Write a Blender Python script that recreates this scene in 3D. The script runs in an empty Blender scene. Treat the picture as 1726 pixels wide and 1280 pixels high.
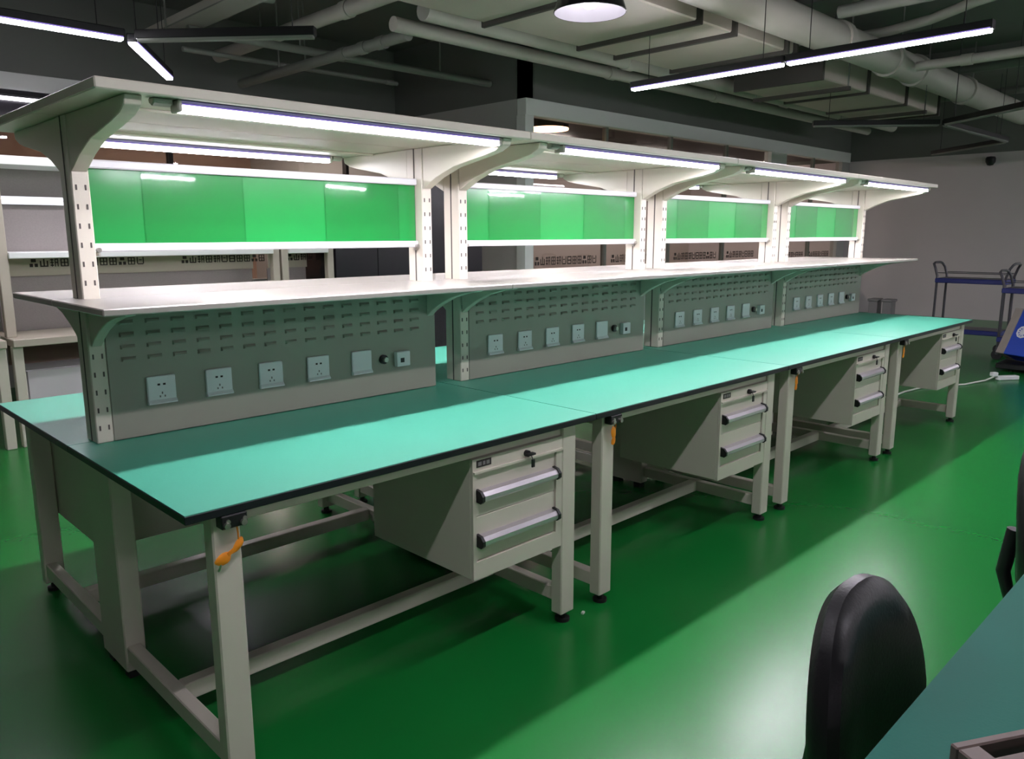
import bpy, bmesh, math, random
from mathutils import Vector, Matrix

S = bpy.context.scene
COL = S.collection
random.seed(7)
PI = math.pi

# ------------------------------------------------------------------ camera, world, exposure
FPX, YAW, PITCH, ROLL = 1321.68, 0.77998, -0.18221, -0.00211
CAM = Vector((-0.652, -1.704, 1.379))
cy, sy, cp, sp = math.cos(YAW), math.sin(YAW), math.cos(PITCH), math.sin(PITCH)
fw = Vector((sy*cp, cy*cp, sp)); rt = Vector((cy, -sy, 0)); up = rt.cross(fw)
rt, up = rt*math.cos(ROLL)+up*math.sin(ROLL), -rt*math.sin(ROLL)+up*math.cos(ROLL)
cd = bpy.data.cameras.new('camera'); cam = bpy.data.objects.new('camera', cd); COL.objects.link(cam)
cam.matrix_world = Matrix(((rt.x, up.x, -fw.x, CAM.x), (rt.y, up.y, -fw.y, CAM.y), (rt.z, up.z, -fw.z, CAM.z), (0, 0, 0, 1)))
cd.sensor_fit = 'HORIZONTAL'; cd.sensor_width = 36.0; cd.lens = FPX/1726*36.0
cd.clip_start = 0.02; cd.clip_end = 100
S.camera = cam

w = bpy.data.worlds.new('world'); S.world = w; w.use_nodes = True
w.node_tree.nodes['Background'].inputs[0].default_value = (0.75, 0.72, 0.78, 1)
w.node_tree.nodes['Background'].inputs[1].default_value = 0.05
S.view_settings.view_transform = 'Standard'; S.view_settings.look = 'None'
S.view_settings.exposure = 0.0; S.view_settings.gamma = 1.0; S.view_settings.use_curve_mapping = False

BENCH_LED = 145.0        # emission of the workbench lamps
CEIL_LED = 108.0         # emission of the ceiling lines
LEDCOL = (0.95, 0.90, 1.0)
SIDE_LED = 9.0            # side walls of the bench lamp covers
FRINGE = (0.42, 0.30, 1.0)  # violet lens fringe along the lamps, put in as glowing strips

# ------------------------------------------------------------------ materials
def srgb(r, g, b):
    f = lambda c: ((c/255+0.055)/1.055)**2.4 if c/255 > 0.04045 else c/255/12.92
    return (f(r), f(g), f(b), 1)
def mat(name, col, rough=0.5, metal=0.0, var=0.08, scale=6.0, bump=0.0, bscale=60.0, coat=0.0, spec=0.5):
    m = bpy.data.materials.new(name); m.use_nodes = True
    nt = m.node_tree; b = nt.nodes['Principled BSDF']
    tc = nt.nodes.new('ShaderNodeTexCoord')
    n = nt.nodes.new('ShaderNodeTexNoise'); n.inputs['Scale'].default_value = scale; n.inputs['Detail'].default_value = 4
    nt.links.new(tc.outputs['Object'], n.inputs['Vector'])
    mx = nt.nodes.new('ShaderNodeMix'); mx.data_type = 'RGBA'
    c = srgb(*col)
    mx.inputs[6].default_value = tuple(max(0, x*(1-var)) for x in c[:3])+(1,)
    mx.inputs[7].default_value = tuple(min(1, x*(1+var)) for x in c[:3])+(1,)
    nt.links.new(n.outputs['Fac'], mx.inputs[0]); nt.links.new(mx.outputs[2], b.inputs['Base Color'])
    b.inputs['Roughness'].default_value = rough; b.inputs['Metallic'].default_value = metal
    b.inputs['Specular IOR Level'].default_value = spec
    if coat: b.inputs['Coat Weight'].default_value = coat; b.inputs['Coat Roughness'].default_value = 0.08
    if bump:
        n2 = nt.nodes.new('ShaderNodeTexNoise'); n2.inputs['Scale'].default_value = bscale
        nt.links.new(tc.outputs['Object'], n2.inputs['Vector'])
        bp = nt.nodes.new('ShaderNodeBump'); bp.inputs['Strength'].default_value = bump; bp.inputs['Distance'].default_value = 0.004
        nt.links.new(n2.outputs['Fac'], bp.inputs['Height']); nt.links.new(bp.outputs[0], b.inputs['Normal'])
    return m
def emis(name, col, s):
    m = bpy.data.materials.new(name); m.use_nodes = True; nt = m.node_tree
    nt.nodes.remove(nt.nodes['Principled BSDF'])
    e = nt.nodes.new('ShaderNodeEmission'); e.inputs[0].default_value = tuple(col)+(1,); e.inputs[1].default_value = s
    nt.links.new(e.outputs[0], nt.nodes['Material Output'].inputs[0]); return m
def glass(name, tint, refl=0.06, rough=0.02, veil=None, vf=0.0):
    m = bpy.data.materials.new(name); m.use_nodes = True; nt = m.node_tree
    nt.nodes.remove(nt.nodes['Principled BSDF'])
    t = nt.nodes.new('ShaderNodeBsdfTransparent'); t.inputs[0].default_value = tuple(tint)+(1,)
    g = nt.nodes.new('ShaderNodeBsdfGlossy'); g.inputs['Roughness'].default_value = rough
    lw = nt.nodes.new('ShaderNodeLayerWeight'); lw.inputs[0].default_value = 0.5
    pw = nt.nodes.new('ShaderNodeMath'); pw.operation = 'POWER'; pw.inputs[1].default_value = 5
    ma = nt.nodes.new('ShaderNodeMath'); ma.operation = 'MULTIPLY_ADD'; ma.inputs[1].default_value = 0.95; ma.inputs[2].default_value = refl
    nt.links.new(lw.outputs['Facing'], pw.inputs[0]); nt.links.new(pw.outputs[0], ma.inputs[0])
    ms = nt.nodes.new('ShaderNodeMixShader')
    nt.links.new(ma.outputs[0], ms.inputs[0]); nt.links.new(t.outputs[0], ms.inputs[1]); nt.links.new(g.outputs[0], ms.inputs[2])
    out = ms
    if veil:
        d = nt.nodes.new('ShaderNodeBsdfDiffuse'); d.inputs[0].default_value = srgb(*veil)
        m2 = nt.nodes.new('ShaderNodeMixShader'); m2.inputs[0].default_value = vf
        nt.links.new(ms.outputs[0], m2.inputs[1]); nt.links.new(d.outputs[0], m2.inputs[2]); out = m2
    nt.links.new(out.outputs[0], nt.nodes['Material Output'].inputs[0]); return m

M = {}
M['paint'] = mat('cream_paint', (205, 199, 184), 0.38, var=0.03, scale=3)
M['shelf'] = mat('shelf_laminate', (150, 145, 137), 0.26, var=0.03, scale=4)
M['panelgrey'] = mat('panel_paint', (146, 144, 132), 0.45, var=0.03, scale=3)
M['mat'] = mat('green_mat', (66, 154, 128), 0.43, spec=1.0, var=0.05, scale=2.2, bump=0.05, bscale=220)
M['core'] = mat('black_edge', (14, 17, 24), 0.45, var=0.05)
M['rubber'] = mat('black_rubber', (16, 16, 17), 0.6)
M['slot'] = mat('slot_dark', (84, 78, 74), 0.8)
M['white'] = mat('white_plastic', (228, 230, 232), 0.32, var=0.02)
M['alu'] = mat('aluminium', (205, 200, 205), 0.32, metal=0.75, var=0.03)
M['rail'] = mat('white_rail', (236, 236, 240), 0.25, var=0.02)
M['green'] = mat('green_board', (13, 134, 58), 0.30, var=0.05, scale=2, coat=1.0)
M['pocket'] = glass('clear_pocket', (0.95, 0.98, 0.96), refl=0.035, rough=0.03)
M['housing'] = mat('lamp_housing', (150, 140, 190), 0.4, metal=0.3, var=0.03)  # lavender tint stands in for the violet lens fringe at the lamp's upper edge
M['clip'] = mat('lamp_clip', (150, 150, 140), 0.5)
M['led'] = emis('bench_led', LEDCOL, BENCH_LED)
M['ledside'] = emis('bench_led_side', LEDCOL, SIDE_LED)
M['ledfringe'] = emis('led_fringe', FRINGE, 0.75)
M['cled'] = emis('ceiling_led', LEDCOL, CEIL_LED)
M['orange'] = mat('orange_tag', (232, 140, 26), 0.5, var=0.15, scale=40)
M['metal'] = mat('steel', (190, 186, 178), 0.28, metal=0.9, var=0.05)
M['blackplastic'] = mat('black_plastic', (20, 20, 22), 0.4)
M['leather'] = mat('black_vinyl', (20, 18, 21), 0.36, var=0.1, scale=12, bump=0.12, bscale=160)
M['floor'] = mat('green_epoxy', (17, 113, 45), 0.27, spec=0.42, var=0.10, scale=1.1, bump=0.03, bscale=30)
M['darkpaint'] = mat('dark_ceiling_paint', (104, 107, 101), 0.75, var=0.10, scale=2)
M['duct'] = mat('duct_metal', (190, 182, 170), 0.5, metal=0.1, var=0.06, scale=3)
M['flange'] = mat('duct_flange', (62, 60, 54), 0.6)
M['pipe'] = mat('pipe_paint', (172, 170, 160), 0.5, var=0.06)
M['pipedark'] = mat('pipe_dark', (118, 122, 114), 0.55, var=0.06)
M['wall'] = mat('wall_paint', (214, 205, 206), 0.7, var=0.04, scale=1.5)
M['wallg'] = mat('wall_grey', (176, 176, 172), 0.7, var=0.04, scale=1.5)
M['band'] = mat('white_band', (226, 228, 224), 0.55, var=0.02)
M['brown'] = mat('brown_wall', (164, 138, 122), 0.7, var=0.05)
M['browndark'] = mat('brown_ceiling', (40, 31, 27), 0.7, var=0.08)
M['winglass'] = glass('window_glass', (0.80, 0.76, 0.74), rough=0.02)
M['blackgloss'] = mat('black_gloss', (30, 27, 33), 0.22, var=0.05)
M['ink'] = mat('dark_lettering', (46, 40, 38), 0.7)
M['peg'] = mat('pegboard', (150, 142, 140), 0.6, var=0.10, scale=90)
_nt = M['peg'].node_tree
_v = _nt.nodes.new('ShaderNodeTexVoronoi'); _v.inputs['Scale'].default_value = 26.0; _v.inputs['Randomness'].default_value = 0.0
_t = _nt.nodes.new('ShaderNodeTexCoord'); _nt.links.new(_t.outputs['Object'], _v.inputs['Vector'])
_r = _nt.nodes.new('ShaderNodeMapRange'); _r.inputs[1].default_value = 0.28; _r.inputs[2].default_value = 0.36; _r.inputs[3].default_value = 0.45; _r.inputs[4].default_value = 1.0
_nt.links.new(_v.outputs['Distance'], _r.inputs[0])
_m = _nt.nodes.new('ShaderNodeMix'); _m.data_type = 'RGBA'; _m.blend_type = 'MULTIPLY'; _m.inputs[0].default_value = 1.0
_b = _nt.nodes['Principled BSDF']; _src = _b.inputs['Base Color'].links[0].from_socket
_nt.links.new(_src, _m.inputs[6]); _nt.links.new(_r.outputs[0], _m.inputs[7]); _nt.links.new(_m.outputs[2], _b.inputs['Base Color'])
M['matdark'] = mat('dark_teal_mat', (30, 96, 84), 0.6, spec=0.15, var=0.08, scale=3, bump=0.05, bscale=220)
M['roomgrey'] = mat('room_grey', (186, 176, 170), 0.7, var=0.04)
M['brownceil'] = mat('brown_room_ceiling', (208, 186, 172), 0.6, var=0.04)
M['roomfloor'] = mat('room_floor', (170, 160, 150), 0.5, var=0.05)
M['beige'] = mat('beige_panel', (176, 168, 152), 0.55, var=0.04)
M['brownpanel'] = mat('brown_panel', (120, 98, 84), 0.6)
M['palegrey'] = mat('pale_cabinet', (198, 192, 196), 0.5, var=0.03)
M['unlit'] = mat('unlit_lamp', (9, 10, 9), 0.5)
M['unlitdiff'] = mat('unlit_diffuser', (120, 124, 116), 0.5)
M['warm'] = emis('warm_lamp', (1.0, 0.62, 0.38), 9.0)
M['warmspot'] = emis('warm_spot', (1.0, 0.86, 0.74), 22.0)
M['exit'] = emis('exit_green', (0.25, 1.0, 0.65), 0.9)
M['bulb'] = emis('bulb', (0.95, 0.9, 1.0), 9.0)
M['bellin'] = mat('bell_inside', (225, 222, 228), 0.35)
M['blue'] = mat('trolley_blue', (34, 44, 120), 0.45)
M['tube'] = mat('grey_tube', (84, 82, 88), 0.4, metal=0.4)
M['boxblue'] = mat('box_blue', (16, 68, 178), 0.4, var=0.08)
M['boxgrey'] = mat('box_grey', (150, 142, 134), 0.6, var=0.12, scale=14)
M['yellow'] = mat('yellow_plastic', (196, 150, 40), 0.5)
M['traybrown'] = mat('tray_brown', (92, 76, 70), 0.5, var=0.2, scale=30)
M['cable'] = mat('white_cable', (216, 218, 210), 0.45)
M['greybox'] = mat('grey_box', (120, 116, 116), 0.6)
M['crumb'] = mat('paper_crumb', (205, 215, 200), 0.7)

# ------------------------------------------------------------------ mesh helpers
class MB:
    def __init__(s): s.bm = bmesh.new()
    def box(s, x0, x1, y0, y1, z0, z1):
        v = [s.bm.verts.new(p) for p in ((x0,y0,z0),(x1,y0,z0),(x1,y1,z0),(x0,y1,z0),(x0,y0,z1),(x1,y0,z1),(x1,y1,z1),(x0,y1,z1))]
        for f in ((3,2,1,0),(4,5,6,7),(0,1,5,4),(1,2,6,5),(2,3,7,6),(3,0,4,7)): s.bm.faces.new([v[i] for i in f])
        return s
    def obox(s, c, ax, ay, az, hx, hy, hz):
        c, ax, ay, az = Vector(c), Vector(ax).normalized(), Vector(ay).normalized(), Vector(az).normalized()
        v = [s.bm.verts.new(c+ax*hx*i+ay*hy*j+az*hz*k) for i, j, k in ((-1,-1,-1),(1,-1,-1),(1,1,-1),(-1,1,-1),(-1,-1,1),(1,-1,1),(1,1,1),(-1,1,1))]
        for f in ((3,2,1,0),(4,5,6,7),(0,1,5,4),(1,2,6,5),(2,3,7,6),(3,0,4,7)): s.bm.faces.new([v[i] for i in f])
        return s
    def bar(s, p0, p1, wd, ht):
        p0, p1 = Vector(p0), Vector(p1); d = p1-p0
        u = Vector((0,0,1)) if abs(d.normalized().z) < 0.95 else Vector((0,1,0))
        sd = d.cross(u).normalized(); u2 = sd.cross(d).normalized()
        return s.obox((p0+p1)/2, d, sd, u2, d.length/2, wd/2, ht/2)
    def prism(s, poly, axis, a0, a1):
        def P(a, b, c): return {'x': (c, a, b), 'y': (a, c, b), 'z': (a, b, c)}[axis]
        v0 = [s.bm.verts.new(P(a, b, a0)) for a, b in poly]; v1 = [s.bm.verts.new(P(a, b, a1)) for a, b in poly]
        n = len(poly); s.bm.faces.new(v0[::-1]); s.bm.faces.new(v1)
        for i in range(n): s.bm.faces.new((v0[i], v0[(i+1) % n], v1[(i+1) % n], v1[i]))
        return s
    def tube(s, pts, r, n=10, caps=True, closed=False):
        pts = [Vector(p) for p in pts]; rings = []
        N = len(pts); ref = None
        for i, p in enumerate(pts):
            if closed: d = pts[(i+1) % N]-pts[i-1]
            else: d = (pts[min(i+1, N-1)]-pts[max(i-1, 0)])
            d.normalize()
            if ref is None:
                ref = Vector((0,0,1)) if abs(d.z) < 0.9 else Vector((1,0,0))
            a = d.cross(ref).normalized(); b = a.cross(d).normalized(); ref = b
            rr = r[i] if isinstance(r, (list, tuple)) else r
            rings.append([s.bm.verts.new(p+(a*math.cos(2*PI*k/n)+b*math.sin(2*PI*k/n))*rr) for k in range(n)])
        for i in range(N if closed else N-1):
            A, B = rings[i], rings[(i+1) % N]
            for k in range(n): s.bm.faces.new((A[k], A[(k+1) % n], B[(k+1) % n], B[k]))
        if caps and not closed: s.bm.faces.new(rings[0][::-1]); s.bm.faces.new(rings[-1])
        return s
    def cyl(s, p0, p1, r, n=16): return s.tube([p0, p1], r, n)
    def lathe(s, prof, c=(0,0,0), n=28):
        c = Vector(c); rings = []
        for r, z in prof: rings.append([s.bm.verts.new(c+Vector((r*math.cos(2*PI*k/n), r*math.sin(2*PI*k/n), z))) for k in range(n)])
        for A, B in zip(rings, rings[1:]):
            for k in range(n): s.bm.faces.new((A[k], A[(k+1) % n], B[(k+1) % n], B[k]))
        return s
    def rot180(s, cx, cyy):
        for v in s.bm.verts: v.co.x, v.co.y = 2*cx-v.co.x, 2*cyy-v.co.y
        return s
    def shift(s, d):
        for v in s.bm.verts: v.co += Vector(d)
        return s
    def build(s, name, m, parent=None, bevel=0.0, smooth=False, loc=None, seg=1):
        bm = s.bm
        bmesh.ops.recalc_face_normals(bm, faces=bm.faces)
        if bevel:
            e = [e for e in bm.edges if len(e.link_faces) == 2 and e.calc_face_angle(0) > 0.6]
            bmesh.ops.bevel(bm, geom=e, offset=bevel, segments=seg, affect='EDGES', clamp_overlap=True)
        me = bpy.data.meshes.new(name); bm.to_mesh(me); bm.free()
        if smooth:
            me.polygons.foreach_set('use_smooth', [True]*len(me.polygons)); me.set_sharp_from_angle(angle=math.radians(38))
        me.materials.append(M[m] if isinstance(m, str) else m)
        o = bpy.data.objects.new(name, me); COL.objects.link(o)
        if parent: o.parent = parent
        if loc: o.location = loc
        return o
def tag(o, label, cat, group=None):
    o['label'] = label; o['category'] = cat
    if group: o['group'] = group
    return o
def thing(name, label, cat, loc=(0,0,0), rz=0, group=None):
    o = bpy.data.objects.new(name, None); COL.objects.link(o); o.empty_display_size = 0.1
    o.location = loc; o.rotation_euler = (0, 0, rz); return tag(o, label, cat, group)
def struct(o): o['kind'] = 'structure'; return o
def inst(src, name, parent, loc, rot=None):
    o = bpy.data.objects.new(name, src.data); COL.objects.link(o); o.parent = parent; o.location = loc
    if rot: o.rotation_euler = rot
    return o
def copy_tree(o, parent=None):
    c = o.copy(); COL.objects.link(c); c.parent = parent
    for ch in list(o.children): copy_tree(ch, c)
    return c
B = MB

# ------------------------------------------------------------------ the room
XR, YB, YW, XB, ZB, ZC = 13.8, 6.6, 4.33, 5.52, 2.8, 3.6      # end wall, back wall, block wall, block face, band top, slab
XL, YN = -6.0, -12.0
struct(B().box(XL, XR, YN, 10.5, -0.1, 0).build('floor', 'floor'))
struct(B().box(XL, XR, YN, 10.5, ZC, ZC+0.12).build('ceiling', 'darkpaint'))
# end wall (light below, dark above)
wr = struct(B().box(XR, XR+0.15, YN, 10.5, 0, 2.65).build('wall_right', 'wall'))
struct(B().box(XR, XR+0.15, YN, 10.5, 2.65, ZC).build('wall_right_upper', 'darkpaint'))
struct(B().box(XL-0.15, XL, YN, 10.5, 0, ZC).build('wall_left', 'wallg'))
struct(B().box(XL, XR, YN-0.15, YN, 0, ZC).build('wall_front', 'wallg'))
struct(B().box(XL, XR, 10.5, 10.65, 0, ZC).build('wall_back', 'brown'))
# back glazed wall, x < XB
struct(B().box(XL, XB, YB, YB+0.12, ZB, ZC).build('wall_back_upper', 'darkpaint'))
struct(B().box(XL, XB, YB-0.03, YB+0.12, 2.655, ZB).build('trim_1', 'band', bevel=0.004))
struct(B().box(XL, XB, YB, YB+0.12, 0, 0.9).build('wall_back_lower', 'wallg'))
struct(B().box(XL, XB, YB+0.01, YB+0.11, 2.43, 2.655).build('trim_2', 'blackgloss'))
win = struct(B().box(XL, XB, YB+0.05, YB+0.06, 0.9, 2.43).build('window_1', 'winglass'))
for k, x in enumerate((-1.5, 0.6, 2.7, 4.8)):
    B().box(x-0.02, x+0.02, YB+0.02, YB+0.10, 0.9, 2.43).build('mullion', 'browndark', win)
# block face (parallel to y) and block front wall
struct(B().box(XB, XB+0.12, YW+0.12, 10.5, 0, ZB).build('wall_block_side', 'wallg'))
struct(B().box(XB, XB+0.12, YW, 10.5, ZB, ZC).build('wall_block_side_upper', 'darkpaint'))
struct(B().box(XB, XR, YW, YW+0.12, ZB, ZC).build('wall_block_upper', 'darkpaint'))
struct(B().box(XB, XR, YW-0.015, YW+0.12, 2.63, ZB).build('trim_3', 'band', bevel=0.004))
struct(B().box(XB-0.012, XB+0.12, YW-0.015, YW+0.12, 0, 2.63).build('trim_4', 'band', bevel=0.004))
struct(B().box(10.92, 11.42, YW, YW+0.12, 0, 2.63).build('wall_block_pier', 'band'))
struct(B().box(13.5, XR, YW, YW+0.12, 0, 2.63).build('wall_block_end', 'wallg'))
struct(B().box(XB+0.12, 13.5, YW, YW+0.12, 0, 0.8).build('wall_block_lower', 'wallg'))
struct(B().box(XL, XB, YB+0.12, 10.5, 2.72, 2.78).build('ceiling_back_room', 'brownceil'))
struct(B().box(XB+0.12, XR, YW+0.12, 10.5, 2.72, 2.78).build('ceiling_block_room', 'browndark'))
struct(B().box(XB+0.12, XR, 7.6, 7.7, 0, 2.72).build('wall_block_room', 'roomgrey'))

struct(B().box(XL, XB, YB+0.12, 10.5, 0, 0.006).build('floor_back_room', 'roomfloor'))
struct(B().box(XB+0.12, XR, YW+0.12, 7.6, 0, 0.006).build('floor_block_room', 'roomfloor'))
def glyph(mb, kind, x, z, wd, h, y, t, ax='x'):
    st = wd*0.17
    R = {0: [(0,0,.17,1),(.83,0,1,1),(0,0,1,.14),(0,.43,1,.57),(0,.86,1,1)],
         1: [(0,0,.16,.75),(.84,0,1,.75),(.42,0,.58,1),(0,0,1,.15)],
         2: [(0,0,.14,1),(.86,0,1,1),(0,0,1,.12),(0,.44,1,.56),(0,.88,1,1),(.43,0,.57,1)],
         3: [(0,.1,.42,.24),(0,.45,.42,.58),(0,.8,.42,.94),(.15,0,.28,1),(.55,0,.66,1),(.88,0,1,1),(.55,.86,1,1),(.55,.45,1,.58)],
         4: [(0,.1,.15,1),(.85,.1,1,1),(.1,0,.9,.15),(.3,.55,.7,.68)],
         5: [(.2,.6,.8,1),(0,0,.4,.42),(.6,0,1,.42)]}[kind]
    for a, b, c, d in R: mb.box(x+a*wd, x+c*wd, y-t, y, z+b*h, z+d*h)
SEQ = [5, 1, 3, 2, 3, 4, 0, 2, 2, 5, 2, 4]
def lettering(parent, x0, z0, n, pitch, h, y, name='lettering'):
    mb = B()
    for k in range(n): glyph(mb, SEQ[k % 12], x0+k*pitch, z0, pitch*0.78, h, y, 0.002)
    return mb.build(name, 'ink', parent)

win2 = struct(B().box(XB+0.12, 10.92, YW+0.055, YW+0.065, 0.8, 2.63).build('window_2', 'winglass'))
for x in (6.945, 8.29, 9.68): B().box(x-0.02, x+0.02, YW+0.03, YW+0.09, 0.8, 2.63).build('mullion', 'pipedark', win2)
win3 = struct(B().box(11.42, 13.5, YW+0.055, YW+0.065, 0.8, 2.63).build('window_3', 'winglass'))
B().box(12.44, 12.48, YW+0.03, YW+0.09, 0.8, 2.63).build('mullion', 'pipedark', win3)
for k in range(4): lettering(win2, 5.73+1.36*k, 1.045, 12 if k < 3 else 9, 0.091, 0.092, YW+0.054)
for k in range(2): lettering(win3, 11.5+1.0*k, 1.0, 9, 0.091, 0.092, YW+0.054)
# security camera high on the end wall
o = thing('security_camera', 'small black dome camera high on the grey end wall', 'camera', (XR, 2.08, 2.52))
B().cyl((0,0,0), (-0.03,0,0), 0.06, 14).build('base', 'blackplastic', o, smooth=True)
B().lathe([(0.001,-0.08),(0.04,-0.07),(0.07,-0.02),(0.075,0.03),(0.06,0.06),(0.001,0.07)], (-0.06,0,0), 16).build('dome', 'blackplastic', o, smooth=True)

# ------------------------------------------------------------------ ceiling services
def pipe(name, p0, p1, r, m, label, cat='pipe', coup=(), hang=()):
    p0, p1 = Vector(p0), Vector(p1); d = (p1-p0).normalized()
    o = thing(name, label, cat, p0)
    B().cyl((0,0,0), p1-p0, r, 18).build('tube', m, o, smooth=True)
    for t in coup:
        c = d*t
        B().cyl(c-d*0.05, c+d*0.05, r*1.16, 18).build('coupling', m, o, smooth=True)
    for t in hang:
        c = d*t
        B().tube([c+Vector((0,0,r)), Vector((c.x, c.y, ZC-p0.z-d.z*t))], 0.008, 6).build('hanger_rod', 'pipedark', o)
    return o
du = thing('air_duct', 'wide rectangular air duct with dark flanges above the pendant lamp', 'duct', (2.0, 2.2, 2.9))
y0, y1 = -0.56, 0.56
seams = [0.0, 1.5, 2.56, 3.05, 3.9, 4.06]
for a, b in zip(seams, seams[1:]):
    B().box(a+0.02, b-0.02, y0, y1, 0, 0.36).build('duct_section', 'duct', du, bevel=0.01)
for a in seams:
    B().box(a-0.017, a+0.017, y0-0.03, y1+0.03, -0.03, 0.385).build('flange', 'flange', du, bevel=0.004)
for a in (0.6, 2.2, 3.4):
    for yy in (y0-0.012, y1+0.012):
        B().box(a-0.006, a+0.006, yy-0.006, yy+0.006, 0.30, 0.7).build('hanger_rod', 'pipedark', du)
du2 = thing('air_duct', 'shadowed air duct beyond the straight lit ceiling lamp', 'duct', (7.0, 2.27, 2.85))
for a in (0, 1.1, 2.2): B().box(a+0.02, a+1.08, -0.45, 0.45, 0, 0.3).build('duct_section', 'duct', du2, bevel=0.01)
for a in (0, 1.1, 2.2, 3.3): B().box(a-0.019, a+0.019, -0.47, 0.47, -0.02, 0.32).build('flange', 'flange', du2)
for a in (0.5, 2.7):
    for yy in (-0.5, 0.5): B().box(a-0.006, a+0.006, yy-0.006, yy+0.006, -0.03, 0.75).build('hanger_rod', 'pipedark', du2)
    B().box(a-0.02, a+0.02, -0.52, 0.52, -0.06, -0.021).build('hanger_bar', 'flange', du2)
pipe('conduit_pipe', (3.1, 2.98, 2.96), (12, 2.98, 2.96), 0.075, 'pipe', 'upper of two parallel grey pipes beside the flanged duct', coup=(2.4, 3.3, 5.5), hang=(1.5, 5, 8))
pipe('conduit_pipe', (3.1, 3.34, 2.93), (12, 3.34, 2.93), 0.055, 'pipe', 'lower thin grey pipe parallel to the thicker one beside the duct', coup=(2.6, 4.5), hang=(1.6, 5, 8))
pipe('cross_pipe', (3.07, 2.9, 3.13), (3.07, 6.2, 3.13), 0.06, 'pipe', 'grey cross pipe meeting the two parallel pipes at their near end', coup=(0.1, 1.0), hang=(2.4,))
pipe('cross_pipe', (3.30, 3.42, 2.90), (3.30, 6.2, 2.90), 0.045, 'pipedark', 'lower cross pipe with clamps right of the unlit lamp arm', coup=(0.35, 0.6, 0.9), hang=(2.0,))
pipe('sprinkler_pipe', (2.2, 4.85, 3.0), (5.5, 4.85, 3.0), 0.035, 'pipedark', 'thin grey pipe running along the dark wall above the benches', coup=(1.4,), hang=(1.0, 2.6))
pipe('sprinkler_pipe', (2.4, 5.45, 2.98), (4.7, 5.45, 2.98), 0.022, 'pipedark', 'thinnest dark pipe lowest on the dark back wall', coup=(2.2,), hang=(1.2,))
pipe('cross_pipe', (-4.0, 4.2, 3.2), (2.6, 4.2, 3.2), 0.06, 'pipedark', 'dim pipe above the lit lamp line at upper left', hang=(2, 5))
o = thing('cable_tray', 'flat grey cable tray crossing the ceiling behind the unlit lamp arm', 'tray', (2.25, 3.0, 3.05))
B().box(-0.11, 0.11, 0, 2.6, 0, 0.012).build('tray_base', 'pipedark', o)
for sx in (-0.11, 0.098): B().box(sx, sx+0.012, 0, 2.6, 0.012, 0.07).build('tray_side', 'pipe', o)
for yy in (0.4, 2.1): B().box(-0.125, -0.113, yy, yy+0.012, -0.01, 0.55).build('hanger_rod', 'pipedark', o)
bp = pipe('vent_pipe', (2.6, 1.40, 3.02), (12.5, 1.40, 3.02), 0.135, 'pipe', 'thick round vent pipe running along the ceiling above the lit lamp line', coup=(3.75, 4.9, 5.6, 7.2), hang=(1.2, 5.2, 7.5))
pipe('cross_pipe', (5.9, -0.6, 3.12), (5.9, 1.2, 3.12), 0.05, 'pipedark', 'dim cross pipe at the top right above the lit lamp line', hang=(0.8,))
pipe('cross_pipe', (7.8, -1.5, 2.98), (7.8, 1.24, 2.98), 0.045, 'pipe', 'cross pipe passing behind the end of the lit lamp line', hang=(1.4,), coup=(2.3,))
pipe('cross_pipe', (9.9, -2.0, 3.27), (9.9, 3.9, 3.27), 0.05, 'pipedark', 'far cross pipe near the unlit lamps', hang=(2.0,))
pipe('cross_pipe', (11.8, -2.0, 3.26), (11.8, 3.9, 3.26), 0.05, 'pipedark', 'farthest cross pipe near the end wall', hang=(2.0,))
o = thing('offset_pipe', 'bent grey pipe rising to the ceiling at upper right', 'pipe', (7.4, 1.62, 3.26))
B().tube([(0,0,0), (0.02,-0.25,0.01), (0.0,-0.6,0.04), (-0.1,-1.0,0.1), (-0.2,-1.5,0.14), (-0.3,-2.6,0.16)], 0.045, 10).build('tube', 'pipe', o, smooth=True)
for i, (x, lab) in enumerate(((1.0, 'left'), (6.4, 'middle'), (10.6, 'far'))):
    struct(B().box(x-0.2, x+0.2, -12, 4.3 if x > 5 else 6.6, 3.32, 3.6).build('ceiling_beam', 'darkpaint'))

# ------------------------------------------------------------------ suspended lamp lines
def led_arm(p0, p1, label, lit=True, group=None, wires=True, m='cled', wdt=0.055):
    p0, p1 = Vector(p0), Vector(p1); c = (p0+p1)/2; d = (p1-p0).normalized()
    o = thing('ceiling_lamp', label, 'lamp', c, group=group)
    h = (p1-p0)/2
    B().bar(-h+Vector((0,0,0.03)), h+Vector((0,0,0.03)), wdt, 0.05).build('housing', 'unlit' if not lit else 'blackplastic', o, bevel=0.004)
    e = d*0.012
    if lit: B().bar(-h+e+Vector((0,0,0.009)), h-e+Vector((0,0,0.009)), wdt*1.03, 0.007).build('fringe_strip', 'ledfringe', o)  # glowing strip imitating the lens fringe, not a lamp part
    B().bar(-h+e, h-e, wdt*0.86, 0.022).build('diffuser', m if lit else 'unlitdiff', o, bevel=0.004)
    if wires:
        for t in (-0.75, 0.75):
            q = h*t
            B().tube([q+Vector((0,0,0.05)), Vector((q.x, q.y, ZC-c.z))], 0.003, 5).build('suspension_wire', 'unlit', o)
    return o
Z = 2.5
N = Vector((1.18, 3.31, Z))
led_arm(N+Vector((-1.17, 0, 0)), N+Vector((-0.03, 0, 0)), 'lit lamp arm leaving the upper left corner towards the lamp joint')
led_arm(N+Vector((0.03, 0.05, 0)), N+Vector((0.62, 0.99, 0)), 'short lit lamp arm slanting down behind the nearest top shelf')
led_arm(N+Vector((0.03, -0.03, 0)), N+Vector((0.73, -0.83, 0)), 'black unlit lamp arm right of the lit joint at upper left', lit=False)
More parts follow.
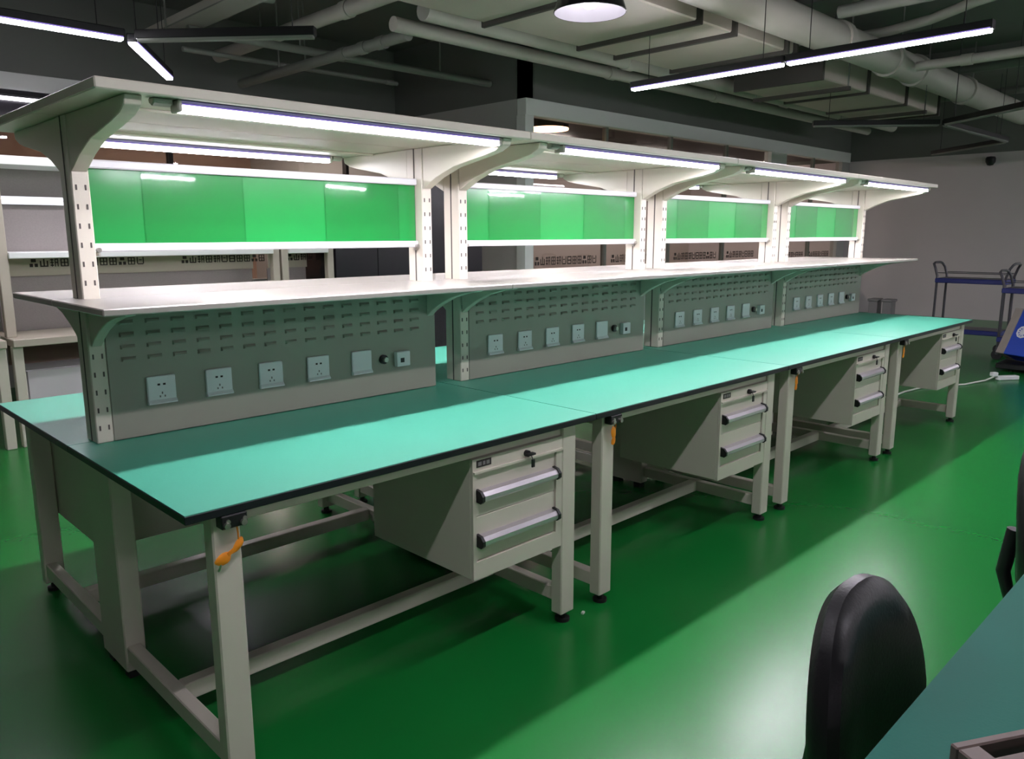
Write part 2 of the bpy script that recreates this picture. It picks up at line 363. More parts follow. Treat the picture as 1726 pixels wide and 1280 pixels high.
led_arm((4.57, 2.23, Z), (4.545, 0.95, Z), 'nearer-to-wall half of the straight lit ceiling lamp line at right')
led_arm((4.545, 0.935, Z), (4.53, -0.29, Z), 'right half of the straight lit ceiling lamp line')
U = Vector((8.55, 1.19, Z))
led_arm(U+Vector((-0.03, 0.03, 0)), U+Vector((-0.9, 0.99, 0)), 'unlit lamp arm pointing left from the far dark lamp joint', lit=False)
led_arm(U+Vector((-0.03, -0.03, 0)), U+Vector((-0.72, -0.9, 0)), 'unlit lamp arm leaving the right picture edge to the dark joint', lit=False)
led_arm(U+Vector((0.04, 0, 0)), U+Vector((2.2, -0.05, 0)), 'unlit lamp arm running away from the far dark lamp joint', lit=False)
led_arm(U+Vector((2.27, -0.02, 0)), U+Vector((3.3, 1.15, 0)), 'farthest unlit lamp arm in front of the end wall', lit=False)
# lamps go on over the near side; end-wall ones are added to brighten it
gn = 'lamp lines over the near side of the hall'
for k, (a, b) in enumerate([((-0.65, -1.1), (0.5, -1.1)), ((1.3, -1.1), (2.5, -1.1)), ((4.0, -1.1), (5.2, -1.1)), ((-3.0, -4.5), (-1.8, -4.5)), ((2.0, -4.2), (3.2, -4.2)), ((6.0, -3.6), (7.2, -3.6)), ((9.0, -2.4), (10.2, -2.4)), ((11.2, -3.0), (12.4, -3.0)), ((12.2, -2.0), (13.4, -2.0)), ((9.4, -4.6), (10.6, -4.6)), ((12.3, -4.4), (13.5, -4.4))]):
    led_arm(a+(Z,), b+(Z,), 'unseen lit lamp arm over the near hall, those by the end wall added for light', group=gn)
gf = 'far lamp lines mirrored in the green boards'
for k, (a, b) in enumerate([((9.8, -8.6), (11.6, -8.9)), ((11.8, -8.8), (12.6, -8.0)), ((7.5, -9.8), (8.8, -10.4)), ((12.6, -7.4), (13.6, -6.4)), ((11.8, -10.2), (13.0, -10.0)), ((3.5, -9.5), (5.0, -9.8))]):
    led_arm(a+(2.3,), b+(2.3,), 'far lit lamp arm mirrored in the glossy green boards', group=gf)

# bell pendant
o = thing('pendant_lamp', 'bell-shaped pendant lamp with bright bulb at the top of the picture', 'lamp', (2.66, 1.07, 2.5))
B().lathe([(0.185,0),(0.188,0.004),(0.165,0.07),(0.12,0.13),(0.07,0.18),(0.05,0.22),(0.048,0.30),(0.0,0.305)], n=32).build('shade', 'blackgloss', o, smooth=True)
B().lathe([(0.183,0.001),(0.160,0.068),(0.115,0.126),(0.066,0.175),(0.0,0.178)], n=32).build('reflector', 'bellin', o, smooth=True)
B().lathe([(0.0,0.02),(0.03,0.026),(0.048,0.05),(0.05,0.075),(0.035,0.11),(0.022,0.14),(0.022,0.172)], n=18).build('bulb', 'bulb', o, smooth=True)
B().tube([(0,0,0.30),(0,0,ZC-2.5)], 0.006, 6).build('cord', 'blackplastic', o)

# rooms beyond: warm lamps
o = thing('drum_lamp', 'warm glowing drum lamp just behind the nearest upper window', 'lamp', (6.45, 4.85, 2.60))
B().cyl((0,0,0.02), (0,0,0.12), 0.24, 28).build('drum', 'browndark', o, smooth=True)
B().cyl((0,0,0), (0,0,0.02), 0.235, 28).build('diffuser', 'warm', o, smooth=True)
tag(B().cyl((13.4,5.6,2.69), (13.4,5.6,2.718), 0.16, 20).build('ceiling_spot', 'warmspot', smooth=True), 'small warm ceiling light seen through the far upper window', 'lamp')
for k, (x, y) in enumerate(((1.75, 8.6), (2.05, 9.3))):
    tag(B().cyl((x,y,2.69), (x,y,2.718), 0.07, 18).build('downlight', 'warmspot', smooth=True), ('nearer' if k == 0 else 'farther')+' warm downlight in the brown back room at left', 'lamp')
for k, (x, y) in enumerate(((-1, 8.6), (4.2, 8.4), (7.6, 5.9), (10.2, 6), (12, 6))):
    o = tag(B().box(x-0.4, x+0.4, y-0.06, y+0.06, 2.69, 2.718).build('room_light', emis('room_light_%d' % k, (1, 0.93, 0.88), 170.0 if k < 2 else 80.0)), 'ceiling light of the rooms behind the glass walls', 'lamp', 'ceiling lights behind the glass walls')
o = thing('tube_light', 'small lit tube on the dark beam at the left picture edge', 'lamp', (1.42, YB-0.04, 2.56))
B().box(-0.5, 0.22, -0.02, 0.03, 0, 0.03).build('tube', emis('beam_tube', LEDCOL, 4.0), o, bevel=0.008)
B().box(-0.52, 0.24, 0.0, 0.05, 0.03, 0.05).build('housing', 'blackplastic', o)

# ------------------------------------------------------------------ the four double workbenches
L, YC, H = 1.451, 0.853, 0.76
D = 2*YC
NTH = ['nearest', 'second nearest', 'third nearest', 'farthest']
def build_bench():
    r = thing('workbench', '', 'workbench')
    for back in (0, 1):
        f = (lambda mb: mb.rot180(L/2, YC)) if back else (lambda mb: mb)
        top = f(B().box(0.0007, L-0.0007, 0, YC-0.001, 0.738, 0.758)).build('tabletop', 'core', r, bevel=0.0015)
        f(B().box(0.0025, L-0.0025, 0.0015, YC-0.002, 0.758, 0.760)).build('surface_mat', 'mat', top)
        for x0 in (0.073, L-0.143):
            lg = f(B().box(x0, x0+0.07, 0.03, 0.08, 0.035, 0.738)).build('leg', 'paint', r, bevel=0.004)
            f(B().cyl((x0+0.035,0.055,0), (x0+0.035,0.055,0.012), 0.027).cyl((x0+0.035,0.055,0.012), (x0+0.035,0.055,0.035), 0.013)).build('foot', 'rubber', lg, smooth=True)
            xs = 0.078 if x0 < 0.5 else L-0.118
            f(B().box(xs, xs+0.04, 0.08, 0.745, 0.065, 0.118)).build('side_stretcher', 'paint', r, bevel=0.003)
            f(B().box(xs, xs+0.04, 0.08, 0.745, 0.695, 0.738)).build('side_rail', 'paint', r, bevel=0.003)
        f(B().box(0.118, L-0.118, 0.405, 0.45, 0.065, 0.118)).build('long_stretcher', 'paint', r, bevel=0.003)
        f(B().box(0.143, L-0.143, 0.04, 0.07, 0.702, 0.738)).build('front_rail', 'paint', r, bevel=0.002)
        # shelves
        f(B().box(0.001, L-0.001, 0.416, YC-0.0005, 1.178, 1.197)).build('middle_shelf', 'shelf', r, bevel=0.003)
        f(B().box(0.001, L-0.001, 0.322, YC-0.0005, 1.716, 1.743)).build('top_shelf', 'paint', r, bevel=0.003)
        f(B().box(0.12, L-0.12, 0.55, 0.585, 1.708, 1.716)).build('shelf_stiffener', 'paint', r, bevel=0.002)
        for xa in (0.073, L-0.115):
            f(B().prism([(0.345,1.715),(0.352,1.692),(0.39,1.675),(0.45,1.662),(0.62,1.633),(0.72,1.60),(0.803,1.56),(0.803,1.715)], 'x', xa, xa+0.042)).build('top_bracket', 'paint', r, bevel=0.002)
            f(B().prism([(0.49,1.177),(0.50,1.168),(0.57,1.158),(0.65,1.138),(0.72,1.108),(0.77,1.08),(0.803,1.055),(0.803,1.177)], 'x', xa+0.006, xa+0.036)).build('shelf_bracket', 'paint', r, bevel=0.002)
        # earth terminal
        if not back:
            t = B().box(0.083, 0.148, -0.002, 0.03, 0.704, 0.737).build('earth_terminal', 'blackplastic', r, bevel=0.003)
            for xx in (0.095, 0.136):
                B().cyl((xx,-0.010,0.714), (xx,-0.002,0.714), 0.0075, 12).cyl((xx+0.004,-0.006,0.722), (xx+0.004,-0.002,0.722), 0.0055, 10).build('snap_stud', 'metal', t, smooth=True)
    for x0 in (0.073, L-0.135):
        c = B().box(x0, x0+0.062, 0.745, 0.961, 0.03, 0.738).build('centre_column', 'paint', r, bevel=0.004)
        for yf in (0.76, 0.905): B().box(x0+0.01, x0+0.055, yf, yf+0.04, 0, 0.03).build('foot', 'rubber', c)
    for x0 in (0.071, L-0.119):
        p = B().box(x0, x0+0.048, 0.805, 0.901, 0.760, 1.716).build('upright', 'paint', r, bevel=0.003)
        B().box(x0-0.0015, x0, 0.850, 0.856, 0.762, 1.715).build('seam', 'slot', p)
        mb = B()
        for k in range(17):
            for dx in (0.009, 0.034): mb.box(x0+dx, x0+dx+0.0045, 0.8035, 0.806, 0.80+k*0.0545, 0.80+k*0.0545+0.015)
            for dx in (0.009, 0.034): mb.box(x0+dx, x0+dx+0.0055, 0.900, 0.9025, 0.80+k*0.0545, 0.80+k*0.0545+0.019)
        mb.build('slot_row', 'slot', p)['kind'] = 'stuff'
    pan = B().box(0.119, L-0.068, 0.803, 0.897, 0.762, 1.176).build('louver_panel', 'panelgrey', r, bevel=0.002)
    # louvers: one shared hood mesh
    hood = B()
    prof = [(0.0,0.0),(-0.0075,0.001),(-0.0085,0.005),(-0.0055,0.010),(0.0,0.0135)]
    a = [hood.bm.verts.new((-0.019 if 0 < i < 4 else -0.022, y, z)) for i, (y, z) in enumerate(prof)]
    b = [hood.bm.verts.new((0.019 if 0 < i < 4 else 0.022, y, z)) for i, (y, z) in enumerate(prof)]
    hood.bm.faces.new(a); hood.bm.faces.new(b[::-1])
    for i in range(5): hood.bm.faces.new((a[i], a[(i+1) % 5], b[(i+1) % 5], b[i]))
    src = None
    for row in range(5):
        for cix in range(15):
            loc = (0.181+cix*0.0782, 0.803, 1.003+row*0.0375)
            if src is None: src = hood.build('louver', 'panelgrey', pan, loc=loc)
            else: inst(src, 'louver', pan, loc)
    # sockets
    for k in range(5):
        xs = 0.225+0.187*k
        s = B().box(xs, xs+0.088, 0.794, 0.803, 0.860, 0.947).build('power_socket', 'white', r, bevel=0.002)
        B().prism([(0.803,0.857),(0.788,0.859),(0.787,0.863),(0.794,0.872),(0.803,0.872)], 'x', xs, xs+0.088).build('socket_lip', 'white', s)
        if k < 4:
            B().box(xs+0.031, xs+0.039, 0.7933, 0.795, 0.917, 0.923).box(xs+0.048, xs+0.056, 0.7933, 0.795, 0.917, 0.923).build('socket_hole', 'ink', s)
            B().box(xs+0.042, xs+0.046, 0.7933, 0.795, 0.889, 0.896).box(xs+0.035, xs+0.039, 0.7933, 0.795, 0.879, 0.885).box(xs+0.050, xs+0.054, 0.7933, 0.795, 0.879, 0.885).build('socket_hole', 'greybox', s)
    s = B().cyl((1.118,0.791,0.903), (1.118,0.803,0.903), 0.018, 16).build('air_coupler', 'blackplastic', r, smooth=True)
    B().cyl((1.118,0.777,0.903), (1.118,0.791,0.903), 0.010, 12).build('coupler_tip', 'metal', s, smooth=True)
    s = B().box(1.172, 1.236, 0.781, 0.803, 0.868, 0.926).build('network_box', 'white', r, bevel=0.002)
    B().box(1.188, 1.206, 0.7802, 0.782, 0.884, 0.902).build('network_port', 'blackplastic', s)
    return r
benches = [build_bench()]
for i in range(1, 4): benches.append(copy_tree(benches[0]))
for i, b in enumerate(benches):
    b.location = (i*L, 0, 0)
    b['label'] = NTH[i]+' cream steel workbench with teal top and shelves in the long row'
    b['group'] = 'double workbenches in the long row'

# drawer cabinets
def build_cabinet():
    r = thing('drawer_cabinet', '', 'cabinet')            # origin: front left bottom corner
    W, Dp, Hh = 0.412, 0.54, 0.396
    body = B().box(0, W, 0.012, Dp, 0, Hh).build('body', 'paint', r, bevel=0.002)
    fr = B()
    fr.box(0, 0.014, 0, 0.012, 0, Hh); fr.box(W-0.028, W, 0, 0.012, 0, Hh)
    fr.box(0.014, W-0.028, 0, 0.012, 0, 0.058); fr.box(0.014, W-0.028, 0, 0.012, 0.356, Hh)
    fr.build('face_frame', 'paint', r)
    B().box(0.002, W-0.002, -0.008, 0.0, 0.350, 0.357).build('frame_lip', 'paint', r)
    for z0, z1 in ((0.062, 0.205), (0.209, 0.352)):
        d = B().box(0.017, W-0.031, 0.006, 0.020, z0, z1).build('drawer', 'paint', r, bevel=0.001)
        zc = z0+0.062
        B().prism([(0.006,zc-0.004),(0.004,zc-0.012),(-0.016,zc-0.014),(-0.024,zc-0.006),(-0.024,zc+0.006),(-0.014,zc+0.018),(0.006,zc+0.022)], 'x', 0.024, W-0.042).build('handle', 'alu', d, smooth=True)
        for xx in (0.016, W-0.042):
            B().prism([(0.006,zc-0.008),(0.002,zc-0.015),(-0.018,zc-0.017),(-0.028,zc-0.008),(-0.028,zc+0.008),(-0.016,zc+0.022),(0.006,zc+0.026)], 'x', xx, xx+0.011).build('handle_cap', 'blackplastic', d)
    lk = B().cyl((0.235,-0.012,0.372), (0.235,0.0,0.372), 0.011, 14).build('lock', 'blackplastic', r, smooth=True)
    B().box(0.218, 0.252, -0.03, -0.012, 0.369, 0.376).box(0.243, 0.256, -0.022, -0.016, 0.325, 0.352).tube([(0.240,-0.018,0.370),(0.244,-0.019,0.360),(0.249,-0.019,0.350)], 0.0018, 5).build('key', 'blackplastic', lk, bevel=0.001)
    pl = B().box(0.016, 0.078, -0.0015, 0.0, 0.368, 0.390).build('nameplate', 'ink', r)
    B().box(0.022, 0.036, -0.0022, -0.0015, 0.373, 0.385).box(0.042, 0.052, -0.0022, -0.0015, 0.373, 0.385).box(0.057, 0.070, -0.0022, -0.0015, 0.373, 0.385).build('plate_print', 'greybox', pl)
    return r
c0 = build_cabinet(); first = True
for i in range(4):
    for back in (0, 1):
        c = c0 if first else copy_tree(c0); first = False
        if not back: c.location = (i*L+0.892, 0.03, 0.304)
        else: c.location = (i*L+L-0.892, D-0.03, 0.304); c.rotation_euler = (0, 0, PI)
        c['label'] = ('cream two-drawer cabinet with silver handles under the front of the %s bench' if not back else 'cream drawer cabinet under the rear half of the %s bench') % NTH[i]
        c['group'] = 'drawer cabinets under the benches'

# bench lamps
def build_light():
    r = thing('shelf_lamp', '', 'lamp')      # origin at the left end, top of the housing
    n = 1.12
    B().box(0, n, -0.026, 0.020, -0.010, 0).build('housing', 'housing', r, bevel=0.002)
    B().box(0.008, n-0.008, -0.024, 0.018, -0.0275, -0.0265).build('diffuser', 'led', r)
    B().box(0.008, n-0.008, -0.025, 0.019, -0.0265, -0.0125).build('cover', 'ledside', r)
    B().box(0.008, n-0.008, -0.026, 0.020, -0.0125, -0.010).build('fringe_strip', 'ledfringe', r)  # added violet glow in place of the colour fringe above the cover
    for x in (-0.004, n-0.008): B().box(x, x+0.012, -0.028, 0.022, -0.030, 0).build('end_cap', 'clip', r, bevel=0.003)
    B().prism([(-0.02,0),(-0.018,-0.012),(0.0,-0.02),(0.014,-0.012),(0.016,0)], 'x', -0.06, -0.012).build('connector', 'clip', r, bevel=0.003)
    B().tube([(-0.03,0,-0.008),(-0.012,0,-0.009),(0,0,-0.01)], 0.004, 6).build('lead', 'clip', r)
    return r
l0 = build_light(); first = True
for i in range(4):
    for back in (0, 1):
        c = l0 if first else copy_tree(l0); first = False
        if not back: c.location = (i*L+0.203, 0.370, 1.7155)
        else: c.location = (i*L+L-0.203, D-0.370, 1.7155); c.rotation_euler = (0, 0, PI)
        c['label'] = ('lit white lamp under the front edge of the %s bench\'s top shelf' if not back else 'lit white lamp under the rear edge of the %s bench\'s top shelf') % NTH[i]
        c['group'] = 'lamps under the top shelves'

# green document boards
def build_board():
    r = thing('document_board', '', 'board')        # origin at left end on bottom rail
    n = 1.209
    B().box(0.002, n-0.002, -0.006, 0.006, 0.022, 0.246).build('green_panel', 'green', r)
    for z0 in (0.0, 0.242):
        rl = B().box(0, n, -0.022, 0.022, z0, z0+0.025).build('rail', 'rail', r, bevel=0.004)
    for x0, x1 in ((0.158, 0.482), (0.797, 1.122)):
        pk = B().box(x0, x1, -0.0105, -0.0085, 0.026, 0.241).build('clear_pocket', 'pocket', r)
        for xe in (x0-0.003, x1): B().box(xe, xe+0.003, -0.0115, -0.006, 0.026, 0.241).build('pocket_edge', 'pocket', pk)
    for x in (0.012, n-0.012):
        B().cyl((x,-0.034,0.006), (x,-0.022,0.006), 0.007, 12).cyl((x,-0.016,-0.012), (x,-0.016,0.0), 0.007, 12).build('clamp_screw', 'metal', r, smooth=True)
    return r
b0 = build_board()
for i in range(4):
    c = b0 if i == 0 else copy_tree(b0)
    c.location = (i*L+0.121, YC, 1.332)
    c['label'] = 'glossy green board between white rails above the %s bench' % NTH[i]
    c['group'] = 'green boards between the uprights'

# orange tags
def lobe(mb, c, rx, rz, ry=0.006, rot=0.0, n=14):
    c = Vector(c); mid = [mb.bm.verts.new(c+Vector((0,-ry,0))), mb.bm.verts.new(c+Vector((0,ry,0)))]
    ring = []
    for k in range(n):
        a = 2*PI*k/n; x, z = rx*math.cos(a)*(1+0.12*math.sin(3*a)), rz*math.sin(a)
        ring.append(mb.bm.verts.new(c+Vector((x*math.cos(rot)-z*math.sin(rot), 0.002*math.sin(2*a), x*math.sin(rot)+z*math.cos(rot)))))
    for k in range(n):
        mb.bm.faces.new((mid[0], ring[k], ring[(k+1) % n])); mb.bm.faces.new((mid[1], ring[(k+1) % n], ring[k]))
for i in range(4):
    o = thing('orange_tag', '', 'tag', (i*L, 0, 0))
    mb = B()
    if i == 0:
        lobe(mb, (0.088, 0.014, 0.628), 0.021, 0.015, rot=0.35); lobe(mb, (0.126, 0.014, 0.652), 0.022, 0.010, rot=0.9)
        mb.bar((0.10,0.014,0.636), (0.118,0.014,0.645), 0.006, 0.008)
    else:
        lobe(mb, (0.112, 0.010, 0.672), 0.014, 0.024, rot=0.15); lobe(mb, (0.116, 0.012, 0.640), 0.012, 0.018, rot=-0.3)
    mb.build('ribbon', 'orange', o, smooth=True)
    B().tube([(0.13,0.016,0.665),(0.128,0.013,0.685),(0.125,0.010,0.7035)], 0.002, 5).build('string', 'orange', o)
    if i == 0: B().tube([(0.083,0.016,0.616),(0.081,0.018,0.605),(0.079,0.022,0.598)], 0.003, 5).build('tail', 'metal', o)
    o['label'] = 'orange tag hanging on the front left leg of the %s bench' % NTH[i]
    o['group'] = 'orange tags on the bench legs'

# ------------------------------------------------------------------ row of lab benches behind
def back_bench(x0, n, label, text):
    r = thing('lab_bench', label, 'workbench', (x0, 4.1, 0), group='lab benches along the back')
    B().box(0, n, 0, 0.62, 0.672, 0.722).build('tabletop', 'beige', r, bevel=0.004)
    for x in (0.0, n-0.06):
        B().box(x, x+0.06, 0.15, 0.21, 0.722, 1.83).build('post', 'beige', r, bevel=0.004)
        B().box(x, x+0.06, 0.04, 0.10, 0.0, 0.672).build('leg', 'paint', r, bevel=0.004)
    B().box(0, n, 0.15, 0.62, 1.83, 1.888).build('top_shelf', 'band', r, bevel=0.004)
    B().box(0.06, n-0.06, 0.13, 0.52, 1.234, 1.275).build('middle_shelf', 'band', r, bevel=0.004)
    sg = B().box(0.06, n-0.06, 0.50, 0.515, 1.105, 1.233).build('sign_strip', 'beige', r)
    for a, k in text: lettering(sg, a, 1.165, k, 0.0655, 0.056, 0.4999)
    B().box(0.06, n-0.06, 0.525, 0.54, 0.722, 1.105).build('pegboard', 'peg', r)
    B().box(0.06, n-0.06, 0.525, 0.54, 1.275, 1.83).build('pegboard', 'peg', r)
    B().box(0.06, n-0.06, 0.45, 0.47, 0.50, 0.66).build('modesty_panel', 'brownpanel', r)
    return r
back_bench(0.585, 1.98, 'left lab bench with lettered strip and pegboard behind the long row', [(0.26, 12), (1.32, 11)])
back_bench(2.585, 0.49, 'short lab bench with four-letter strip beside the black cabinet', [(0.24, 4)])
back_bench(-1.45, 2.0, 'lab bench at the left picture edge behind the long row', [(0.3, 12)])
for k, (x0, x1, lb) in enumerate(((-1.3, -0.5, 'leftmost'), (-0.45, 0.35, 'second'), (0.66, 1.10, 'third'), (1.13, 1.8, 'fourth'), (1.83, 2.5, 'fifth'))):
    o = thing('base_cabinet', lb+' pale grey base cabinet below the back lab benches', 'cabinet', (x0, 4.2, 0), group='pale cabinets below the back benches')
    B().box(0, x1-x0, 0.02, 0.34, 0.04, 0.5).build('body', 'palegrey', o, bevel=0.003)
    B().box(0.006, x1-x0-0.006, 0, 0.018, 0.05, 0.495).build('door', 'palegrey', o, bevel=0.003)
    B().box(0.03, x1-x0-0.03, 0.04, 0.32, 0, 0.04).build('plinth', 'blackplastic', o)
for k, (x0, n, lb) in enumerate(((0.66, 1.8, 'lit double tube on the pegboard of the left lab bench'), (-1.3, 1.75, 'lit double tube on the pegboard of the leftmost lab bench'))):
    o = thing('peg_lamp', lb, 'lamp', (x0, 4.585, 1.62))
    m = emis('peg_tube_%d' % k, LEDCOL, 2.5)
    B().box(0, n, 0.0, 0.035, -0.028, 0.028).build('housing', 'white', o)
    for z in (-0.014, 0.014): B().cyl((0.01,-0.008,z), (n-0.01,-0.008,z), 0.009, 10).build('tube', m, o, smooth=True)
for k, (x0, x1) in enumerate(((3.09, 3.98), (3.99, 4.82))):
    o = thing('tall_cabinet', ('left' if k == 0 else 'right')+' tall glossy black cabinet behind the gap between the benches', 'cabinet', (x0, 4.25, 0), group='tall black cabinets')
    n = x1-x0
    B().box(0, n, 0.02, 0.55, 0.05, 1.88).build('body', 'blackgloss', o, bevel=0.004)
    B().box(0.02, n-0.02, 0.04, 0.5, 0, 0.05).build('plinth', 'blackplastic', o)
    for a, b in ((0.004, n/2-0.002), (n/2+0.002, n-0.004)):
        d = B().box(a, b, 0, 0.018, 0.06, 1.87).build('door', 'blackgloss', o, bevel=0.003)
        hx = b-0.04 if a < 0.1 else a+0.03
        B().box(hx, hx+0.012, -0.025, 0, 0.72, 0.86).build('handle', 'tube', d)
o = thing('exit_sign', 'small green glowing sign on top of the black cabinets', 'sign', (3.78, 4.285, 1.881))
B().box(-0.09, 0.09, 0, 0.03, 0, 0.08).build('case', 'blackplastic', o, bevel=0.004)
B().box(-0.06, 0.06, -0.002, 0, 0.015, 0.065).build('sign_face', 'exit', o)

# ------------------------------------------------------------------ trolleys and clutter at the far right
def trolley(loc, wy, label, zt=0.86):
    r = thing('trolley', label, 'trolley', loc)
    dx = 0.42
    for z, nm in ((zt-0.06, 'upper_tray'), (0.20, 'lower_tray')):
        t = B().box(0, dx, 0, wy, z, z+0.055).build(nm, 'blue', r, bevel=0.008)
        B().box(0.02, dx-0.02, 0.02, wy-0.02, z+0.055, z+0.058).build('tray_liner', 'tube', t)
    for yy, sg in ((0.015, -1), (wy-0.015, 1)):
        pts = [(0.03,yy,0.12),(0.03,yy,zt+0.02),(0.03,yy+sg*0.03,zt+0.12),(0.05,yy+sg*0.055,zt+0.165),(0.12,yy+sg*0.06,zt+0.18),(dx-0.12,yy+sg*0.06,zt+0.18),(dx-0.05,yy+sg*0.055,zt+0.165),(dx-0.03,yy+sg*0.03,zt+0.12),(dx-0.03,yy,zt+0.02),(dx-0.03,yy,0.12)]
        B().tube(pts, 0.0145, 10).build('handle_frame', 'tube', r, smooth=True)
        for xx in (0.03, dx-0.03):
            w_ = B().cyl((xx-0.014,yy,0.055), (xx+0.014,yy,0.055), 0.055, 18).build('wheel', 'rubber', r, smooth=True)
            B().box(xx-0.02, xx+0.02, yy-0.014, yy+0.014, 0.06, 0.135).build('fork', 'tube', w_)
    B().tube([(0.03,0.02,zt+0.06),(0.03,wy-0.02,zt+0.06)], 0.005, 8).tube([(dx-0.03,0.02,zt+0.06),(dx-0.03,wy-0.02,zt+0.06)], 0.005, 8).build('guard_wire', 'tube', r, smooth=True)
    return r
trolley((9.75, 0.74, 0), 0.76, 'blue two-tier trolley with grey tube handles by the end wall')
trolley((9.25, -0.30, 0), 0.96, 'second blue trolley cut off by the right picture edge', zt=0.80)
# leaning printed box
o = thing('printed_box', 'leaning blue box with white round emblem and grey side', 'box', (8.58, 0.50, 0.173), rz=-0.5)
M3 = Matrix.Rotation(0.42, 4, 'Y')
def tilt(mb): mb.bm.transform(M3); return mb
tilt(B().box(0, 0.20, -0.55, -0.10, 0.0, 0.50)).build('front', 'boxblue', o, bevel=0.006)
tilt(B().box(0.0, 0.20, -0.10, -0.005, 0.0, 0.50)).build('side', 'boxgrey', o, bevel=0.006)
em = B()
for k in range(10):
    a = 2*PI*k/10
    em.obox((-0.003, -0.21+0.055*math.cos(a), 0.25+0.055*math.sin(a)), (0,-math.sin(a),math.cos(a)), (0,math.cos(a),math.sin(a)), (1,0,0), 0.02, 0.008, 0.003)
for k in range(5):
    a = PI*k/5
    em.obox((-0.003, -0.21, 0.25), (0,math.cos(a),math.sin(a)), (0,-math.sin(a),math.cos(a)), (1,0,0), 0.05, 0.006, 0.003)
tilt(em).build('emblem', 'white', o)
o = thing('low_platform', 'low black platform under the leaning blue box', 'platform', (8.50, -0.28, 0))
B().box(-0.1, 0.60, -0.5, 0.72, 0.03, 0.09).build('deck', 'blackplastic', o, bevel=0.01)
for x in (0.0, 0.5):
    for y in (-0.4, 0.6): B().cyl((x,y,0), (x,y,0.03), 0.03, 12).build('wheel', 'rubber', o)
o = thing('yellow_tool', 'yellow tool case on the lower tray of the second trolley', 'tool', (9.30, 0.10, 0.259))
B().box(0.0, 0.3, -0.35, 0.30, 0.002, 0.20).build('case', 'yellow', o, bevel=0.02)
B().tube([(0.15,-0.15,0.195),(0.15,-0.13,0.235),(0.15,0.0,0.245),(0.15,0.12,0.235),(0.15,0.14,0.195)], 0.012, 8).build('handle', 'blackplastic', o, smooth=True)
# power strip and cable
o = thing('power_strip', 'white power strip with cable lying on the green floor', 'power strip', (7.95, 0.22, 0))
B().obox((0,0,0.02), (0.14,-0.1,0), (0.1,0.14,0), (0,0,1), 0.11, 0.03, 0.02).build('strip', 'white', o, bevel=0.006)
pg = B().obox((-0.10,0.09,0.055), (0.14,-0.1,0), (0.1,0.14,0), (0,0,1), 0.03, 0.025, 0.02).build('plug', 'white', o, bevel=0.006)
B().tube([(-0.1,0.09,0.03),(-0.25,0.12,0.012),(-0.6,0.2,0.009),(-0.85,0.34,0.009),(-1.04,0.43,0.009),(-1.34,0.47,0.009),(-1.8,0.46,0.009)], 0.008, 8).build('cord', 'cable', o, smooth=True)
for k, y in enumerate((1.90, 1.74)):
    o = thing('pedestal', ('left' if k == 0 else 'right')+' grey pedestal behind the far end of the bench', 'stool', (9.0, y, 0), group='grey pedestals by the end wall')
    B().box(-0.09, 0.09, -0.06, 0.06, 0.60, 0.63).build('top', 'greybox', o, bevel=0.006)
    B().box(-0.07, 0.07, -0.05, 0.05, 0.02, 0.60).build('body', 'greybox', o, bevel=0.004)
    B().box(-0.10, 0.10, -0.065, 0.065, 0, 0.02).build('base', 'greybox', o)

# ------------------------------------------------------------------ near table, chairs, tray
o = thing('work_table', 'dark teal work table in the right foreground corner', 'table', (0.02, -2.9, 0))
t = B().box(0, 5.6, 0, 1.5, 0.738, 0.758).build('tabletop', 'core', o, bevel=0.002)
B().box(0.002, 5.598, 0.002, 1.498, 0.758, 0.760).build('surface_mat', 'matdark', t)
for x in (0.07, 2.25, 3.9, 5.45):
    for y in (0.05, 1.40): B().box(x, x+0.07, y, y+0.05, 0, 0.738).build('leg', 'paint', o, bevel=0.004)
    B().box(x+0.015, x+0.055, 0.10, 1.40, 0.08, 0.13).build('side_stretcher', 'paint', o)
B().box(0.14, 5.45, 1.405, 1.435, 0.69, 0.738).build('front_rail', 'paint', o)

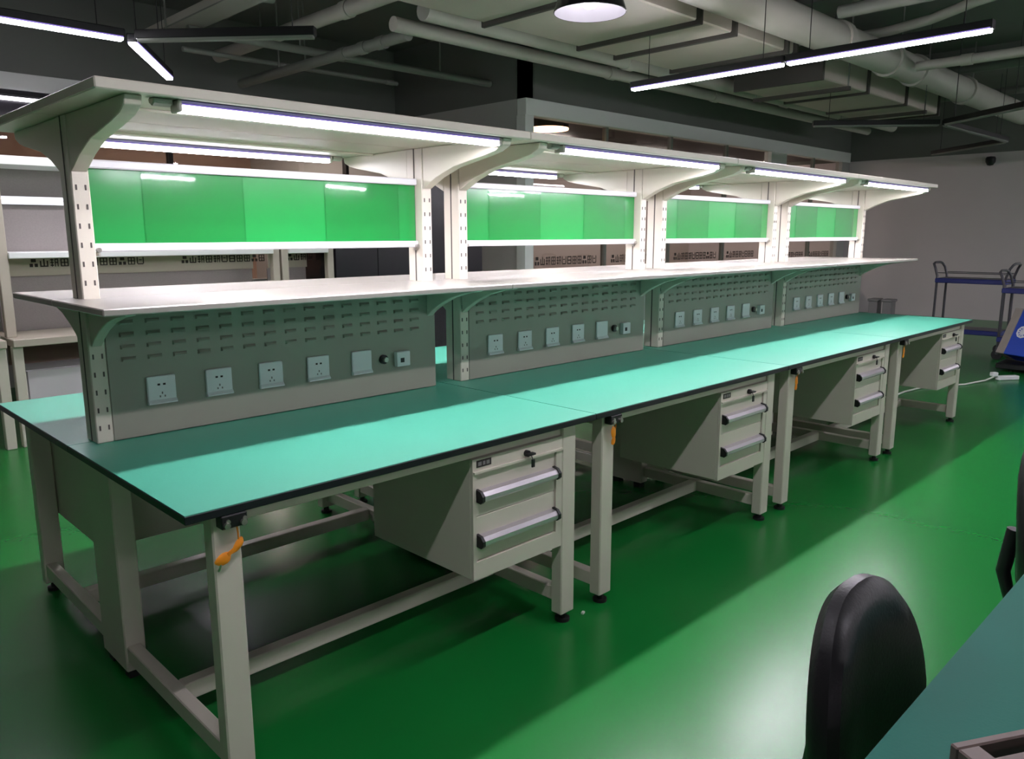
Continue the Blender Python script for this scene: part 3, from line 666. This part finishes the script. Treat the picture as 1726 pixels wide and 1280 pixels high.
def chair(loc, rz, label):
    r = thing('work_chair', label, 'chair', loc, rz, group='black work chairs at the near table')
    # backrest pad: rounded shield, normal along y, leaning back slightly
    bm = bmesh.new(); NU, NV = 56, 9
    def outline(t):            # t 0..1 around; superellipse narrower at the top
        a = 2*PI*t; c, s = math.cos(a), math.sin(a)
        x = 0.185*math.copysign(abs(c)**0.8, c); z = (0.215 if s > 0 else 0.20)*math.copysign(abs(s)**0.85, s)
        x *= 1.0-0.12*max(0, z/0.215)
        return x, z
    prof = [(-0.034, 0.0), (-0.034, 0.55), (-0.032, 0.80), (-0.024, 0.93), (-0.008, 0.995), (0.010, 0.995), (0.024, 0.93), (0.030, 0.75), (0.030, 0.0)]
    rings = []
    for y, k in prof:
        if k == 0: rings.append([bm.verts.new((0, y, 0))])
        else: rings.append([bm.verts.new((outline(i/NU)[0]*k, y+0.9*(outline(i/NU)[0]*k)**2*-1.0, outline(i/NU)[1]*k)) for i in range(NU)])
    for A, Bq in zip(rings, rings[1:]):
        for i in range(NU):
            j = (i+1) % NU
            if len(A) == 1: bm.faces.new((A[0], Bq[i], Bq[j]))
            elif len(Bq) == 1: bm.faces.new((A[i], Bq[0], A[j]))
            else: bm.faces.new((A[i], Bq[i], Bq[j], A[j]))
    mb = B(); mb.bm.free(); mb.bm = bm
    bm.transform(Matrix.Translation((0, 0.0, 0.645)) @ Matrix.Rotation(-0.08, 4, 'X'))
    mb.build('backrest', 'leather', r, smooth=True)
    B().tube([(0,0.045,0.62),(0,0.06,0.50),(0,0.03,0.40),(0,-0.12,0.385)], 0.018, 10).build('back_bar', 'blackplastic', r, smooth=True)
    # seat
    st = B(); prof = [(0.0,0.40),(0.17,0.40),(0.205,0.41),(0.215,0.43),(0.205,0.455),(0.17,0.465),(0.0,0.468)]
    st.lathe(prof, (0,-0.26,0), 28).build('seat', 'leather', r, smooth=True)
    B().cyl((0,-0.26,0.12), (0,-0.26,0.40), 0.025, 14).build('gas_column', 'blackplastic', r, smooth=True)
    bs = B()
    for k in range(5):
        a = 2*PI*k/5+0.3; bs.bar((0,-0.26,0.10), (0.25*math.cos(a),-0.26+0.25*math.sin(a),0.07), 0.04, 0.03)
    base = bs.build('star_base', 'blackplastic', r)
    for k in range(5):
        a = 2*PI*k/5+0.3; c = Vector((0.25*math.cos(a),-0.26+0.25*math.sin(a),0.028))
        t_ = Vector((-math.sin(a), math.cos(a), 0))*0.02
        B().cyl(c-t_, c+t_, 0.028, 12).build('castor', 'rubber', base, smooth=True)
    return r
chair((0.505, -1.29, 0), 0.0, 'black work chair with rounded backrest at the foreground table')
chair((1.65, -1.29, 0), 0.0, 'black work chair cut off at the right picture edge')

o = thing('slotted_tray', 'brown metal frame tray lying on the near table corner', 'tray', (0.30, -1.475, 0.7605), rz=-0.52)
# local x along the tray's long edge, y away from the camera side
B().box(0, 0.42, -0.012, 0, 0, 0.028).box(0, 0.42, -0.05, -0.030, 0.004, 0.024).box(0, 0.42, -0.26, -0.248, 0, 0.028).box(0.408, 0.42, -0.248, -0.05, 0, 0.028).build('rim', 'traybrown', o, bevel=0.002)
B().box(0, 0.03, -0.248, -0.012, 0, 0.028).build('end_bar', 'traybrown', o, bevel=0.002)
B().box(0.03, 0.408, -0.248, -0.05, 0, 0.006).build('tray_bottom', 'blackplastic', o)
B().cyl((0.015,-0.09,0.028), (0.015,-0.09,0.030), 0.006, 10).build('screw', 'ink', o)

tag(B().obox((1.43,0.03,0.004), (1,0.3,0), (-0.3,1,0), (0,0,1), 0.008, 0.005, 0.004).build('paper_crumb', 'crumb', bevel=0.001), 'tiny pale paper scrap on the floor beside the bench leg', 'scrap')
